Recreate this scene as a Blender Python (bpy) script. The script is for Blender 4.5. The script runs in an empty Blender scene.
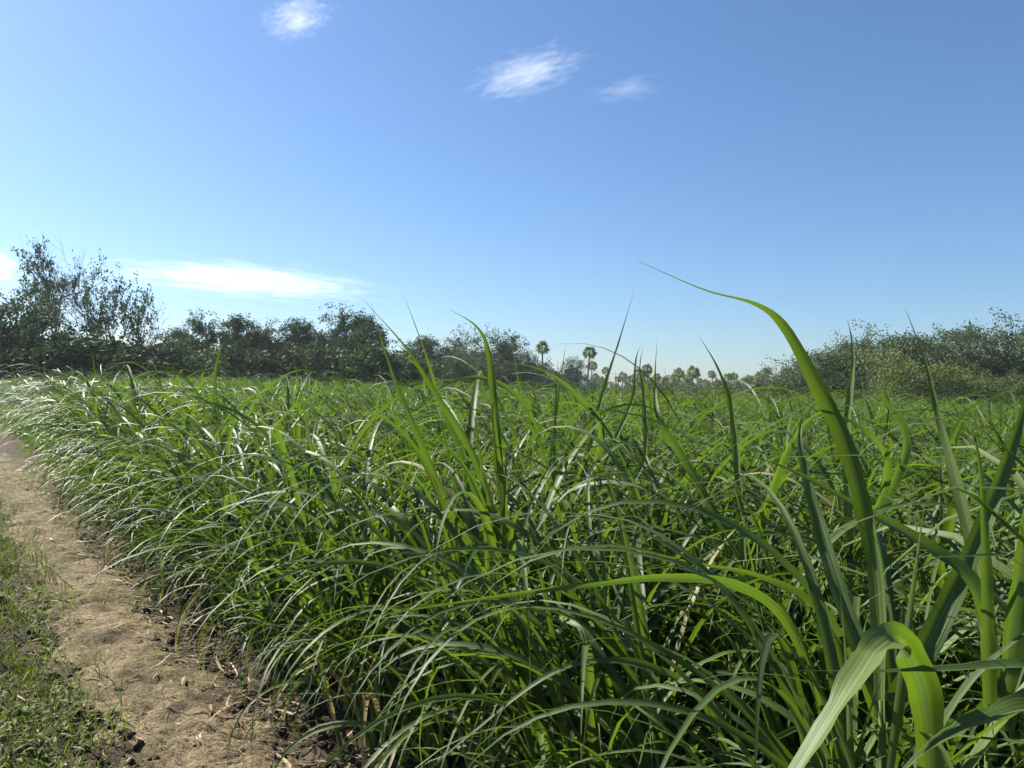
import bpy, math
import numpy as np
from mathutils import Matrix, Vector

R = math.radians
rng = np.random.default_rng(11)
S = bpy.context.scene
COL = S.collection

# ------------------------------------------------------------------ camera
F = 769.0
CAM_Z = 1.72
ROLL, PITCH = 1.15, 0.6
CM = Matrix.Translation((0, 0, CAM_Z)) @ Matrix.Rotation(R(90 + PITCH), 4, 'X') @ Matrix.Rotation(R(ROLL), 4, 'Z')
cam_data = bpy.data.cameras.new('camera')
cam_data.sensor_width = 36.0
cam_data.lens = 36.0 * F / 1024.0
cam_data.clip_start = 0.05
cam_data.clip_end = 60000
cam = bpy.data.objects.new('camera', cam_data)
COL.objects.link(cam)
cam.matrix_world = CM
S.camera = cam
CMN = np.array(CM)
CMI = np.array(CM.inverted())


def P(px, py, d):
    v = np.array([(px - 512) / F * d, -(py - 384) / F * d, -d, 1.0])
    return (CMN @ v)[:3]


def proj(pts):
    """world points -> pixel x, pixel y, depth"""
    p = np.asarray(pts).reshape(-1, 3) @ CMI[:3, :3].T + CMI[:3, 3]
    d = -p[:, 2]
    dd = np.where(np.abs(d) < 1e-6, 1e-6, d)
    return 512 + p[:, 0] / dd * F, 384 - p[:, 1] / dd * F, d


# ------------------------------------------------------------------ small noise
def _h(ix, iy, seed):
    n = (ix.astype(np.int64) * 374761393 + iy.astype(np.int64) * 668265263 + seed * 974634777) & 0x7fffffff
    n = ((n ^ (n >> 13)) * 1274126177) & 0x7fffffff
    return ((n ^ (n >> 16)) & 0xffff) / 65535.0


def vnoise(x, y, seed=0):
    ix, iy = np.floor(x), np.floor(y)
    fx, fy = x - ix, y - iy
    fx = fx * fx * (3 - 2 * fx)
    fy = fy * fy * (3 - 2 * fy)
    a, b = _h(ix, iy, seed), _h(ix + 1, iy, seed)
    c, d = _h(ix, iy + 1, seed), _h(ix + 1, iy + 1, seed)
    return (a + (b - a) * fx) * (1 - fy) + (c + (d - c) * fx) * fy


def fbm(x, y, seed=0, o=4):
    x = np.asarray(x, float)
    y = np.asarray(y, float)
    s, a, t = 0.0, 1.0, 0.0
    for k in range(o):
        s = s + a * vnoise(x * 2 ** k + 17.3 * k, y * 2 ** k - 9.1 * k, seed + k)
        t += a
        a *= 0.5
    return s / t


def sstep(a, b, x):
    t = np.clip((x - a) / (b - a), 0, 1)
    return t * t * (3 - 2 * t)


# ------------------------------------------------------------------ mesh builders
def mesh_np(name, V, Q, mat, uv=None, attrs=None, smooth=True, T=None):
    """V (n,3), Q (m,4) quads, T (k,3) triangles; uv per vertex; attrs {name: per-vertex float}"""
    me = bpy.data.meshes.new(name)
    V = np.asarray(V, np.float32)
    parts, starts, off = [], [], 0
    if Q is not None and len(Q):
        Q = np.asarray(Q, np.int32)
        parts.append(Q.ravel())
        starts.append(np.arange(len(Q)) * 4)
        off = len(Q) * 4
    if T is not None and len(T):
        T = np.asarray(T, np.int32)
        parts.append(T.ravel())
        starts.append(off + np.arange(len(T)) * 3)
    loops = np.concatenate(parts).astype(np.int32)
    st = np.concatenate(starts).astype(np.int32)
    me.vertices.add(len(V))
    me.vertices.foreach_set('co', V.ravel())
    me.loops.add(len(loops))
    me.loops.foreach_set('vertex_index', loops)
    me.polygons.add(len(st))
    me.polygons.foreach_set('loop_start', st)
    me.polygons.foreach_set('use_smooth', np.full(len(st), smooth, dtype=bool))
    me.update(calc_edges=True)
    if uv is not None:
        l = me.uv_layers.new(name='UVMap')
        l.data.foreach_set('uv', np.asarray(uv, np.float32)[loops].ravel())
    for k, a in (attrs or {}).items():
        at = me.attributes.new(k, 'FLOAT', 'POINT')
        at.data.foreach_set('value', np.asarray(a, np.float32))
    me.materials.append(mat)
    me.validate()
    return me


def link(name, me, parent=None, loc=None, rotz=None, scale=None):
    o = bpy.data.objects.new(name, me)
    COL.objects.link(o)
    if parent is not None:
        o.parent = parent
    if loc is not None:
        o.location = [float(c) for c in loc]
    if rotz is not None:
        o.rotation_euler = (0, 0, float(rotz))
    if scale is not None:
        o.scale = (float(scale),) * 3
    return o


def empty(name, loc, label, cat, group=None, rotz=0.0, scale=1.0):
    o = link(name, None, None, loc, rotz, scale)
    o.empty_display_size = 0.2
    tag(o, label, cat, group)
    return o


def tag(o, label=None, cat=None, group=None, kind=None):
    if label:
        o['label'] = label
    if cat:
        o['category'] = cat
    if group:
        o['group'] = group
    if kind:
        o['kind'] = kind


class Acc:
    """gathers pieces of quad geometry into one mesh"""
    def __init__(self):
        self.V, self.Q, self.U, self.A, self.n = [], [], [], {}, 0

    def add(self, V, Q, U=None, **attrs):
        V = np.asarray(V, float).reshape(-1, 3)
        self.V.append(V)
        self.Q.append(np.asarray(Q) + self.n)
        self.U.append(np.zeros((len(V), 2)) if U is None else U)
        for k, a in attrs.items():
            self.A.setdefault(k, []).append(np.broadcast_to(np.asarray(a, float), (len(V),)))
        self.n += len(V)

    def mesh(self, name, mat, smooth=True):
        return mesh_np(name, np.concatenate(self.V), np.concatenate(self.Q), mat, np.concatenate(self.U),
                       {k: np.concatenate(v) for k, v in self.A.items()}, smooth)


def tube(pts, rad, sides=6):
    pts = np.asarray(pts, float)
    n = len(pts)
    t = np.gradient(pts, axis=0)
    t /= np.linalg.norm(t, axis=1)[:, None] + 1e-9
    ref = np.where(np.abs(t[:, 2:3]) > 0.9, np.array([[1.0, 0, 0]]), np.array([[0, 0, 1.0]]))
    a = np.cross(t, ref)
    a /= np.linalg.norm(a, axis=1)[:, None] + 1e-9
    b = np.cross(t, a)
    ang = np.arange(sides) * 2 * math.pi / sides
    ring = np.cos(ang)[None, :, None] * a[:, None, :] + np.sin(ang)[None, :, None] * b[:, None, :]
    V = (pts[:, None, :] + ring * np.asarray(rad).reshape(-1, 1, 1)).reshape(-1, 3)
    i = np.arange(n - 1)[:, None] * sides
    k = np.arange(sides)[None, :]
    k2 = (k + 1) % sides
    Q = np.stack([i + k, i + k2, i + sides + k2, i + sides + k], -1).reshape(-1, 4)
    return V, Q


# ------------------------------------------------------------------ materials
def new_mat(name):
    m = bpy.data.materials.new(name)
    m.use_nodes = True
    nt = m.node_tree
    nt.nodes.clear()
    return m, nt


def N(nt, typ, **kw):
    n = nt.nodes.new(typ)
    for k, v in kw.items():
        if k.startswith('i_'):
            key = k[2:].replace('_', ' ')
            n.inputs[int(key) if key.isdigit() else key].default_value = v
        else:
            setattr(n, k, v)
    return n


def L(nt, a, b):
    nt.links.new(a, b)


def mathn(nt, op, a, b=None, c=None):
    n = nt.nodes.new('ShaderNodeMath')
    n.operation = op
    for i, x in enumerate((a, b, c)):
        if x is None:
            continue
        if isinstance(x, (int, float)):
            n.inputs[i].default_value = x
        else:
            nt.links.new(x, n.inputs[i])
    return n.outputs[0]


def mixc(nt, fac, a, b):
    n = nt.nodes.new('ShaderNodeMix')
    n.data_type = 'RGBA'
    for i, x in ((0, fac), (6, a), (7, b)):
        if isinstance(x, (int, float)):
            n.inputs[i].default_value = x
        elif isinstance(x, tuple):
            n.inputs[i].default_value = (*x, 1) if len(x) == 3 else x
        else:
            nt.links.new(x, n.inputs[i])
    return n.outputs[2]


def ramp(nt, fac, stops):
    n = nt.nodes.new('ShaderNodeValToRGB')
    el = n.color_ramp.elements
    while len(el) < len(stops):
        el.new(0.5)
    for e, (p, c) in zip(el, stops):
        e.position = p
        e.color = (*c, 1) if len(c) == 3 else c
    nt.links.new(fac, n.inputs[0])
    return n.outputs[0]


def leaf_material(name, dark, light, rib, trans, tfac, rough, spec=0.5, dry=(0.34, 0.25, 0.12), cane=True):
    m, nt = new_mat(name)
    out = N(nt, 'ShaderNodeOutputMaterial')
    rnd = N(nt, 'ShaderNodeAttribute', attribute_name='rnd').outputs['Fac']
    oi = N(nt, 'ShaderNodeObjectInfo').outputs['Random']
    r = mathn(nt, 'FRACT', mathn(nt, 'ADD', rnd, mathn(nt, 'MULTIPLY', oi, 0.37)))
    base = mixc(nt, r, dark, light)
    tcol = mixc(nt, r, tuple(c * 0.8 for c in trans), tuple(c * 1.15 for c in trans))
    if not cane:
        pm = N(nt, 'ShaderNodeMix', data_type='RGBA', blend_type='MULTIPLY', i_0=1.0)
        gain = N(nt, 'ShaderNodeCombineXYZ')
        for k_, (lo_, am_) in enumerate(((0.62, 0.72), (0.72, 0.52), (0.70, 0.45))):
            L(nt, mathn(nt, 'MULTIPLY_ADD', oi, am_, lo_), gain.inputs[k_])
        L(nt, base, pm.inputs[6])
        L(nt, gain.outputs[0], pm.inputs[7])
        base = pm.outputs[2]
    if cane:
        dryv = N(nt, 'ShaderNodeAttribute', attribute_name='dry').outputs['Fac']
        uv = N(nt, 'ShaderNodeUVMap', uv_map='UVMap').outputs[0]
        sep = N(nt, 'ShaderNodeSeparateXYZ')
        L(nt, uv, sep.inputs[0])
        u, v = sep.outputs[0], sep.outputs[1]
        du = mathn(nt, 'ABSOLUTE', mathn(nt, 'SUBTRACT', u, 0.5))
        # pale midrib that narrows towards the tip
        half = mathn(nt, 'MULTIPLY_ADD', v, -0.04, 0.055)
        ribm = mathn(nt, 'SMOOTH_MIN', mathn(nt, 'LESS_THAN', du, half), 1.0, 0.01)
        # long fine veins
        vec = N(nt, 'ShaderNodeCombineXYZ')
        L(nt, mathn(nt, 'MULTIPLY', u, 15.0), vec.inputs[0])
        L(nt, mathn(nt, 'MULTIPLY', v, 1.5), vec.inputs[1])
        L(nt, mathn(nt, 'MULTIPLY', rnd, 40.0), vec.inputs[2])
        veins = N(nt, 'ShaderNodeTexNoise', i_Scale=1.0, i_Detail=2.0)
        L(nt, vec.outputs[0], veins.inputs['Vector'])
        vf = ramp(nt, veins.outputs[0], [(0.35, (0, 0, 0)), (0.65, (1, 1, 1))])
        base = mixc(nt, mathn(nt, 'MULTIPLY', vf, 0.6), base, tuple(min(1, c * 1.7 + 0.01) for c in light))
        tcol = mixc(nt, mathn(nt, 'MULTIPLY', vf, 0.6), tcol, tuple(c * 0.55 for c in trans))
        base = mixc(nt, mathn(nt, 'MULTIPLY', ribm, 0.6), base, rib)
        tcol = mixc(nt, mathn(nt, 'MULTIPLY', ribm, 0.6), tcol, tuple(c * 0.7 for c in rib))
        # blotches and withered tips
        geo = N(nt, 'ShaderNodeTexCoord').outputs['Object']
        bl = N(nt, 'ShaderNodeTexNoise', i_Scale=9.0, i_Detail=3.0)
        L(nt, geo, bl.inputs['Vector'])
        tip = mathn(nt, 'MULTIPLY', mathn(nt, 'GREATER_THAN', mathn(nt, 'ADD', v, mathn(nt, 'MULTIPLY', bl.outputs[0], 0.1)), 1.02), 0.8)
        dd = mathn(nt, 'MAXIMUM', dryv, mathn(nt, 'MULTIPLY', tip, mathn(nt, 'GREATER_THAN', rnd, 0.55)))
        dd = mathn(nt, 'MINIMUM', dd, 1.0)
        base = mixc(nt, dd, base, dry)
        tcol = mixc(nt, dd, tcol, tuple(c * 0.9 for c in dry))
        spots = ramp(nt, bl.outputs[0], [(0.62, (0, 0, 0)), (0.75, (1, 1, 1))])
        base = mixc(nt, mathn(nt, 'MULTIPLY', spots, 0.35), base, (0.16, 0.15, 0.04))
    p = N(nt, 'ShaderNodeBsdfPrincipled', i_Roughness=rough)
    p.inputs['Specular IOR Level'].default_value = spec
    L(nt, base, p.inputs['Base Color'])
    if cane:
        bp = N(nt, 'ShaderNodeBump', i_Strength=0.5, i_Distance=0.002)
        L(nt, veins.outputs[0], bp.inputs['Height'])
        L(nt, bp.outputs[0], p.inputs['Normal'])
    t = N(nt, 'ShaderNodeBsdfTranslucent')
    L(nt, tcol, t.inputs['Color'])
    mx = N(nt, 'ShaderNodeMixShader', i_0=tfac)
    L(nt, p.outputs[0], mx.inputs[1])
    L(nt, t.outputs[0], mx.inputs[2])
    L(nt, mx.outputs[0], out.inputs['Surface'])
    return m


def plain_material(name, stops, scale, rough=0.9, bump=0.6, dist=0.02, detail=8.0):
    m, nt = new_mat(name)
    out = N(nt, 'ShaderNodeOutputMaterial')
    co = N(nt, 'ShaderNodeTexCoord').outputs['Object']
    no = N(nt, 'ShaderNodeTexNoise', i_Scale=scale, i_Detail=detail, i_Roughness=0.65)
    L(nt, co, no.inputs['Vector'])
    c = ramp(nt, no.outputs[0], stops)
    p = N(nt, 'ShaderNodeBsdfPrincipled', i_Roughness=rough)
    p.inputs['Specular IOR Level'].default_value = 0.2
    L(nt, c, p.inputs['Base Color'])
    b = N(nt, 'ShaderNodeBump', i_Strength=bump, i_Distance=dist)
    L(nt, no.outputs[0], b.inputs['Height'])
    L(nt, b.outputs[0], p.inputs['Normal'])
    L(nt, p.outputs[0], out.inputs['Surface'])
    return m


M_CANE = leaf_material('cane_leaf', (0.026, 0.051, 0.012), (0.076, 0.112, 0.028), (0.17, 0.21, 0.10),
                       (0.133, 0.235, 0.010), 0.36, 0.46, 0.28)
M_STEM = plain_material('cane_stem', [(0.3, (0.06, 0.11, 0.025)), (0.55, (0.12, 0.17, 0.05)), (0.75, (0.26, 0.21, 0.10))], 14, 0.6, 0.2, 0.003, 3)
M_GRASS = leaf_material('grass', (0.052, 0.080, 0.012), (0.130, 0.158, 0.026), (0.2, 0.25, 0.1), (0.13, 0.2, 0.02), 0.35, 0.6, 0.15, cane=False)
M_STRAW = leaf_material('straw', (0.16, 0.115, 0.06), (0.40, 0.33, 0.21), (0.2, 0.25, 0.1), (0.3, 0.22, 0.1), 0.15, 0.6, 0.3, cane=False)
M_BARK = plain_material('bark', [(0.3, (0.05, 0.042, 0.035)), (0.7, (0.16, 0.14, 0.115))], 6, 0.9, 0.8, 0.03)
M_TREE = leaf_material('tree_leaf', (0.014, 0.030, 0.011), (0.036, 0.066, 0.022), (0, 0, 0), (0.05, 0.10, 0.018), 0.22, 0.65, 0.15, cane=False)
M_BUSH = leaf_material('bush_leaf', (0.034, 0.056, 0.023), (0.088, 0.120, 0.056), (0, 0, 0), (0.09, 0.14, 0.045), 0.22, 0.65, 0.15, cane=False)
M_OLIVE = leaf_material('olive_leaf', (0.075, 0.105, 0.020), (0.165, 0.200, 0.045), (0, 0, 0), (0.15, 0.19, 0.035), 0.25, 0.55, 0.3, cane=False)
M_PALM = leaf_material('palm_leaf', (0.065, 0.105, 0.032), (0.17, 0.22, 0.065), (0, 0, 0), (0.16, 0.22, 0.05), 0.28, 0.6, 0.15, cane=False)
M_FAR = leaf_material('far_leaf', (0.042, 0.070, 0.034), (0.095, 0.130, 0.065), (0, 0, 0), (0.09, 0.13, 0.04), 0.2, 0.6, 0.3, cane=False)


# ------------------------------------------------------------------ ground frame: u along the path edge, v to its left
EDGE = np.array([1.78, 0.0])
DU = np.array([-0.5935, 0.8048])
DV = np.array([-0.8048, -0.5935])


def uv_of(x, y):
    x = np.asarray(x) - EDGE[0]
    y = np.asarray(y) - EDGE[1]
    return x * DU[0] + y * DU[1], x * DV[0] + y * DV[1]


def xy_of(u, v):
    return EDGE[0] + u * DU[0] + v * DV[0], EDGE[1] + u * DU[1] + v * DV[1]


def ground_z(x, y):
    u, v = uv_of(x, y)
    z = 0.10 * sstep(0.12, -0.35, v)
    z = z + 0.05 * sstep(0.75, 1.3, v)
    near = np.exp(-((x + 2) ** 2 + (y - 4) ** 2) / 18 ** 2)
    z = z + (fbm(x * 1.1, y * 1.1, 3, 3) - 0.5) * 0.07
    rough = sstep(0.70, 1.0, v) + 0.8 * sstep(0.25, -0.1, v)
    z = z + near * rough * ((fbm(x * 7, y * 7, 5, 4) - 0.5) * 0.16)
    z = z + near * (fbm(x * 22, y * 22, 8, 3) - 0.5) * 0.022
    return z


def axis(lo, hi, step, far, grow=1.16):
    a = list(np.arange(lo, hi, step))
    s = step
    while a[-1] < far:
        s *= grow
        a.append(a[-1] + s)
    s = step
    b = [lo]
    while b[-1] > -far:
        s *= grow
        b.append(b[-1] - s)
    return np.array(b[:0:-1] + a)


def grid_quads(nx, ny):
    i = np.arange(nx - 1)[:, None] * ny + np.arange(ny - 1)[None, :]
    return np.stack([i, i + ny, i + ny + 1, i + 1], -1).reshape(-1, 4)


gx, gy = axis(-7.0, 1.2, 0.035, 9000), axis(2.6, 9.5, 0.035, 9000)
X, Y = np.meshgrid(gx, gy, indexing='ij')
M_SOIL, nt = new_mat('soil')
out = N(nt, 'ShaderNodeOutputMaterial')
co = N(nt, 'ShaderNodeTexCoord').outputs['Object']
n1 = N(nt, 'ShaderNodeTexNoise', i_Scale=1.6, i_Detail=9.0, i_Roughness=0.7)
n2 = N(nt, 'ShaderNodeTexNoise', i_Scale=34.0, i_Detail=6.0, i_Roughness=0.7)
L(nt, co, n1.inputs['Vector'])
L(nt, co, n2.inputs['Vector'])
c1 = ramp(nt, n1.outputs[0], [(0.3, (0.036, 0.027, 0.017)), (0.5, (0.068, 0.051, 0.032)), (0.72, (0.14, 0.105, 0.065))])
c2 = ramp(nt, n2.outputs[0], [(0.3, (0.45, 0.45, 0.45)), (0.7, (1.3, 1.3, 1.3))])
mu = N(nt, 'ShaderNodeMix', data_type='RGBA', blend_type='MULTIPLY', i_0=1.0)
L(nt, c1, mu.inputs[6])
L(nt, c2, mu.inputs[7])
p = N(nt, 'ShaderNodeBsdfPrincipled', i_Roughness=0.95)
p.inputs['Specular IOR Level'].default_value = 0.15
L(nt, mu.outputs[2], p.inputs['Base Color'])
b = N(nt, 'ShaderNodeBump', i_Strength=0.9, i_Distance=0.02)
L(nt, n2.outputs[0], b.inputs['Height'])
L(nt, b.outputs[0], p.inputs['Normal'])
L(nt, p.outputs[0], out.inputs['Surface'])
ground = link('ground', mesh_np('ground', np.stack([X, Y, ground_z(X, Y)], -1).reshape(-1, 3), grid_quads(len(gx), len(gy)), M_SOIL))
tag(ground, kind='structure')

# the worn path, a strip whose ragged borders dip under the soil
us = [0.3]
while us[-1] < 75:
    us.append(us[-1] + 0.022 * max(1.0, us[-1] / 5.0))
us = np.array(us)
vs = np.linspace(-0.35, 1.25, 74)
U, Vv = np.meshgrid(us, vs, indexing='ij')
PX, PY = xy_of(U, Vv)
wob = (fbm(U * 0.8, U * 0 + 3, 21, 3) - 0.5) * 0.30
wob2 = (fbm(U * 0.9, U * 0 + 9, 25, 3) - 0.5) * 0.35
ins = sstep(-0.10, 0.28, Vv + wob) * sstep(1.02, 0.62, Vv + wob2)
ins = np.clip(ins + (fbm(PX * 5, PY * 5, 31, 4) - 0.5) * 0.7 * (1 - np.abs(2 * ins - 1)), 0, 1)
PZ = ground_z(PX, PY) + 0.055 * ins - 0.03 + (fbm(PX * 7, PY * 7, 33, 4) - 0.5) * 0.085 * ins + (fbm(PX * 24, PY * 24, 35, 2) - 0.5) * 0.018 * ins
M_PATH, nt = new_mat('path_dirt')
out = N(nt, 'ShaderNodeOutputMaterial')
co = N(nt, 'ShaderNodeTexCoord').outputs['Object']
n1 = N(nt, 'ShaderNodeTexNoise', i_Scale=2.2, i_Detail=8.0, i_Roughness=0.7)
n2 = N(nt, 'ShaderNodeTexNoise', i_Scale=38.0, i_Detail=7.0, i_Roughness=0.72)
vo = N(nt, 'ShaderNodeTexVoronoi', feature='DISTANCE_TO_EDGE', i_Scale=17.0)
wn = N(nt, 'ShaderNodeTexNoise', i_Scale=6.0, i_Detail=4.0)
L(nt, co, wn.inputs['Vector'])
wv = N(nt, 'ShaderNodeMix', data_type='VECTOR', i_0=0.35)
L(nt, co, wv.inputs[4])
L(nt, wn.outputs[1], wv.inputs[5])
L(nt, wv.outputs[1], vo.inputs['Vector'])
for q in (n1, n2):
    L(nt, co, q.inputs['Vector'])
c1 = ramp(nt, n1.outputs[0], [(0.34, (0.080, 0.060, 0.036)), (0.54, (0.225, 0.177, 0.103)), (0.72, (0.33, 0.266, 0.160))])
c2 = ramp(nt, n2.outputs[0], [(0.32, (0.32, 0.30, 0.27)), (0.52, (0.95, 0.95, 0.95)), (0.72, (1.35, 1.35, 1.3))])
mu = N(nt, 'ShaderNodeMix', data_type='RGBA', blend_type='MULTIPLY', i_0=1.0)
L(nt, c1, mu.inputs[6])
L(nt, c2, mu.inputs[7])
cr = ramp(nt, vo.outputs[0], [(0.0, (0.45, 0.43, 0.4)), (0.035, (1, 1, 1))])
m2 = N(nt, 'ShaderNodeMix', data_type='RGBA', blend_type='MULTIPLY', i_0=0.45)
L(nt, mu.outputs[2], m2.inputs[6])
L(nt, cr, m2.inputs[7])
# moss-green film in patches
gn = N(nt, 'ShaderNodeTexNoise', i_Scale=1.3, i_Detail=6.0)
L(nt, co, gn.inputs['Vector'])
gf = ramp(nt, gn.outputs[0], [(0.5, (0, 0, 0)), (0.68, (0.55, 0.55, 0.55))])
pc = mixc(nt, gf, m2.outputs[2], (0.12, 0.115, 0.04))
p = N(nt, 'ShaderNodeBsdfPrincipled', i_Roughness=0.95)
p.inputs['Specular IOR Level'].default_value = 0.15
L(nt, pc, p.inputs['Base Color'])
hsum = mathn(nt, 'ADD', n2.outputs[0], mathn(nt, 'MULTIPLY', mathn(nt, 'MINIMUM', vo.outputs[0], 0.06), 6.0))
b = N(nt, 'ShaderNodeBump', i_Strength=0.9, i_Distance=0.025)
L(nt, hsum, b.inputs['Height'])
L(nt, b.outputs[0], p.inputs['Normal'])
L(nt, p.outputs[0], out.inputs['Surface'])
path = link('path', mesh_np('path', np.stack([PX, PY, PZ], -1).reshape(-1, 3), grid_quads(len(us), len(vs)), M_PATH))
tag(path, kind='structure')


# ------------------------------------------------------------------ cane leaves (many at once)
LEAF_PROFILE = [.55, .8, .97, 1, .96, .86, .72, .55, .36, .17, .015]


def leaves(base, phi, t0, t1, pw, Ln, W, drift, twist, kink_at, kink, n, cols=3, fold=0.22):
    """arrays of length k -> V (k, n+1, cols, 3), uv (k, n+1, cols, 2)"""
    k = len(phi)
    s = np.linspace(0, 1, n + 1)
    sm = (s[1:] + s[:-1]) / 2

    def ang(s):
        s = s[None, :]
        th = t0[:, None] + (t1 - t0)[:, None] * s ** pw[:, None] + kink[:, None] * sstep(-0.03, 0.03, s - kink_at[:, None])
        ph = phi[:, None] + drift[:, None] * s
        return th, ph
    th, ph = ang(sm)
    step = np.stack([np.sin(th) * np.cos(ph), np.sin(th) * np.sin(ph), np.cos(th)], -1) * (Ln / n)[:, None, None]
    pts = np.concatenate([np.zeros((k, 1, 3)), np.cumsum(step, 1)], 1) + base[:, None, :]
    th, ph = ang(s)
    tg = np.stack([np.sin(th) * np.cos(ph), np.sin(th) * np.sin(ph), np.cos(th)], -1)
    sd = np.stack([-np.sin(ph), np.cos(ph), np.zeros_like(ph)], -1)
    nm = np.cross(tg, sd)
    tw = twist[:, None] * s[None, :]
    sd2 = sd * np.cos(tw)[..., None] + nm * np.sin(tw)[..., None]
    nm2 = nm * np.cos(tw)[..., None] - sd * np.sin(tw)[..., None]
    prof = np.interp(s, np.linspace(0, 1, 11), LEAF_PROFILE)
    w = W[:, None] * prof[None, :]
    c = np.linspace(-0.5, 0.5, cols)
    fd = fold * (1 - 0.6 * s)[None, :]
    if cols == 2:
        V = pts[:, :, None, :] + sd2[:, :, None, :] * (w[:, :, None] * c)[..., None]
    else:
        V = pts[:, :, None, :] + sd2[:, :, None, :] * (w[:, :, None] * c)[..., None] + \
            nm2[:, :, None, :] * (w[:, :, None] * (2 * np.abs(c))[None, None, :] * fd[:, :, None])[..., None]
    uv = np.zeros((k, n + 1, cols, 2))
    uv[..., 0] = (c + 0.5)[None, None, :]
    uv[..., 1] = s[None, :, None]
    return V, uv


def leaf_quads(k, n, cols):
    a = np.arange(n)[:, None] * cols + np.arange(cols - 1)[None, :]
    q = np.stack([a, a + 1, a + cols + 1, a + cols], -1).reshape(-1, 4)
    return (q[None] + (np.arange(k) * (n + 1) * cols)[:, None, None]).reshape(-1, 4)


PHI_L = math.atan2(-0.25, -1.0)            # the way most blades lean: left and a little towards the camera


def shoot_params(g, tall=1.0, edge=False):
    """one cane shoot: stem height and its leaves' shape numbers"""
    nl = int(g.integers(9, 12))
    hs = g.uniform(0.58, 0.90) * tall
    lean = g.uniform(0.02, 0.22) + (0.06 if edge else 0)
    la = PHI_L + g.normal(0, 0.9)
    f = np.linspace(0.12, 1.0, nl) ** 0.9
    k = f[:, None]
    base = np.concatenate([np.cos(la) * np.sin(lean) * hs * k, np.sin(la) * np.sin(lean) * hs * k, hs * k], 1)
    side = np.where(np.arange(nl) % 2 == 0, 0.0, math.pi) + g.uniform(0, 2 * math.pi)
    phi = side + g.normal(0, 0.35, nl)
    # wind and light: pull azimuths towards PHI_L
    pull = g.uniform(0.05, 0.6, nl)
    d = np.angle(np.exp(1j * (PHI_L + g.normal(0, 0.8, nl) - phi)))
    phi = phi + d * pull
    top = f
    t0 = R(27) - R(20) * top + g.normal(0, R(4), nl)
    t1 = R(188) - R(48) * top + g.normal(0, R(22), nl)
    pw = g.uniform(1.2, 2.1, nl) + 0.3 * top
    Ln = (0.80 + 0.50 * np.sin(top * 2.4)) * g.uniform(0.8, 1.2, nl) * tall
    W = g.uniform(0.016, 0.030, nl) * (0.8 + 0.3 * top)
    # youngest spindle leaf stands nearly straight
    t0[-1] = g.uniform(0.02, 0.12)
    t1[-1] = g.uniform(R(15), R(75))
    pw[-1] = 2.6
    Ln[-1] = g.uniform(0.45, 0.95) * tall
    W[-1] *= 0.7
    drift = g.normal(0, 0.35, nl)
    twist = g.normal(0, 0.7, nl)
    kat = g.uniform(0.3, 0.75, nl)
    kink = np.where(g.random(nl) < 0.14, g.uniform(0.5, 1.3, nl), 0.0)
    dry = np.where((f < 0.22) & (g.random(nl) < 0.5), g.uniform(0.4, 1.0, nl), 0.0)
    dry = np.where(g.random(nl) < 0.006, g.uniform(0.3, 0.9, nl), dry)
    rnd = g.random(nl)
    return dict(hs=hs, lean=lean, la=la, base=base, phi=phi, t0=np.clip(t0, 0.02, 3), t1=t1, pw=pw, Ln=Ln, W=W, drift=drift,
                twist=twist, kat=kat, kink=kink, dry=dry, rnd=rnd)


def stem_geo(p, sides=6):
    z = np.array([-0.12, 0.0, 0.35, 0.7, 1.0])
    pts = np.stack([np.cos(p['la']) * np.sin(p['lean']) * p['hs'] * np.clip(z, 0, 1),
                    np.sin(p['la']) * np.sin(p['lean']) * p['hs'] * np.clip(z, 0, 1), p['hs'] * z], -1)
    return tube(pts, np.array([0.013, 0.013, 0.012, 0.010, 0.005]), sides)


def shoot_geo(p, n, cols, wide=1.0, keep=None):
    idx = np.arange(len(p['phi'])) if keep is None else keep
    V, uv = leaves(p['base'][idx], p['phi'][idx], p['t0'][idx], p['t1'][idx], p['pw'][idx], p['Ln'][idx], p['W'][idx] * wide,
                   p['drift'][idx], p['twist'][idx], p['kat'][idx], p['kink'][idx], n, cols)
    per = (n + 1) * cols
    return V.reshape(-1, 3), leaf_quads(len(idx), n, cols), uv.reshape(-1, 2), np.repeat(p['rnd'][idx], per), np.repeat(p['dry'][idx], per)


SH = [shoot_params(np.random.default_rng(100 + i), tall=[1.0, 0.92, 1.06, 0.85][i % 4], edge=(i % 3 == 0)) for i in range(14)]
stem_me, leaf_me, full_me, leaf_pts = [], [], [], []
for p in SH:
    a = Acc()
    sv, sq = stem_geo(p)
    a.add(sv, sq, rnd=0.5, dry=0.0)
    stem_me.append(a.mesh('stem', M_STEM))
    lm, lp = [], []
    for j in range(len(p['phi'])):
        V, Q, uv, r, d = shoot_geo(p, 16, 5, keep=np.array([j]))
        lm.append(mesh_np('leaf', V, Q, M_CANE, uv, {'rnd': r, 'dry': d}))
        lp.append(V)
    leaf_me.append(lm)
    leaf_pts.append(lp)
    a = Acc()
    V, Q, uv, r, d = shoot_geo(p, 12, 3)
    a.add(V, Q, uv, rnd=r, dry=d)
    uvs = np.zeros((len(sv), 2))
    uvs[:, 0] = 0.2
    a.add(sv, sq, uvs, rnd=0.7, dry=0.15)
    full_me.append(a.mesh('shoot', M_CANE))

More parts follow.
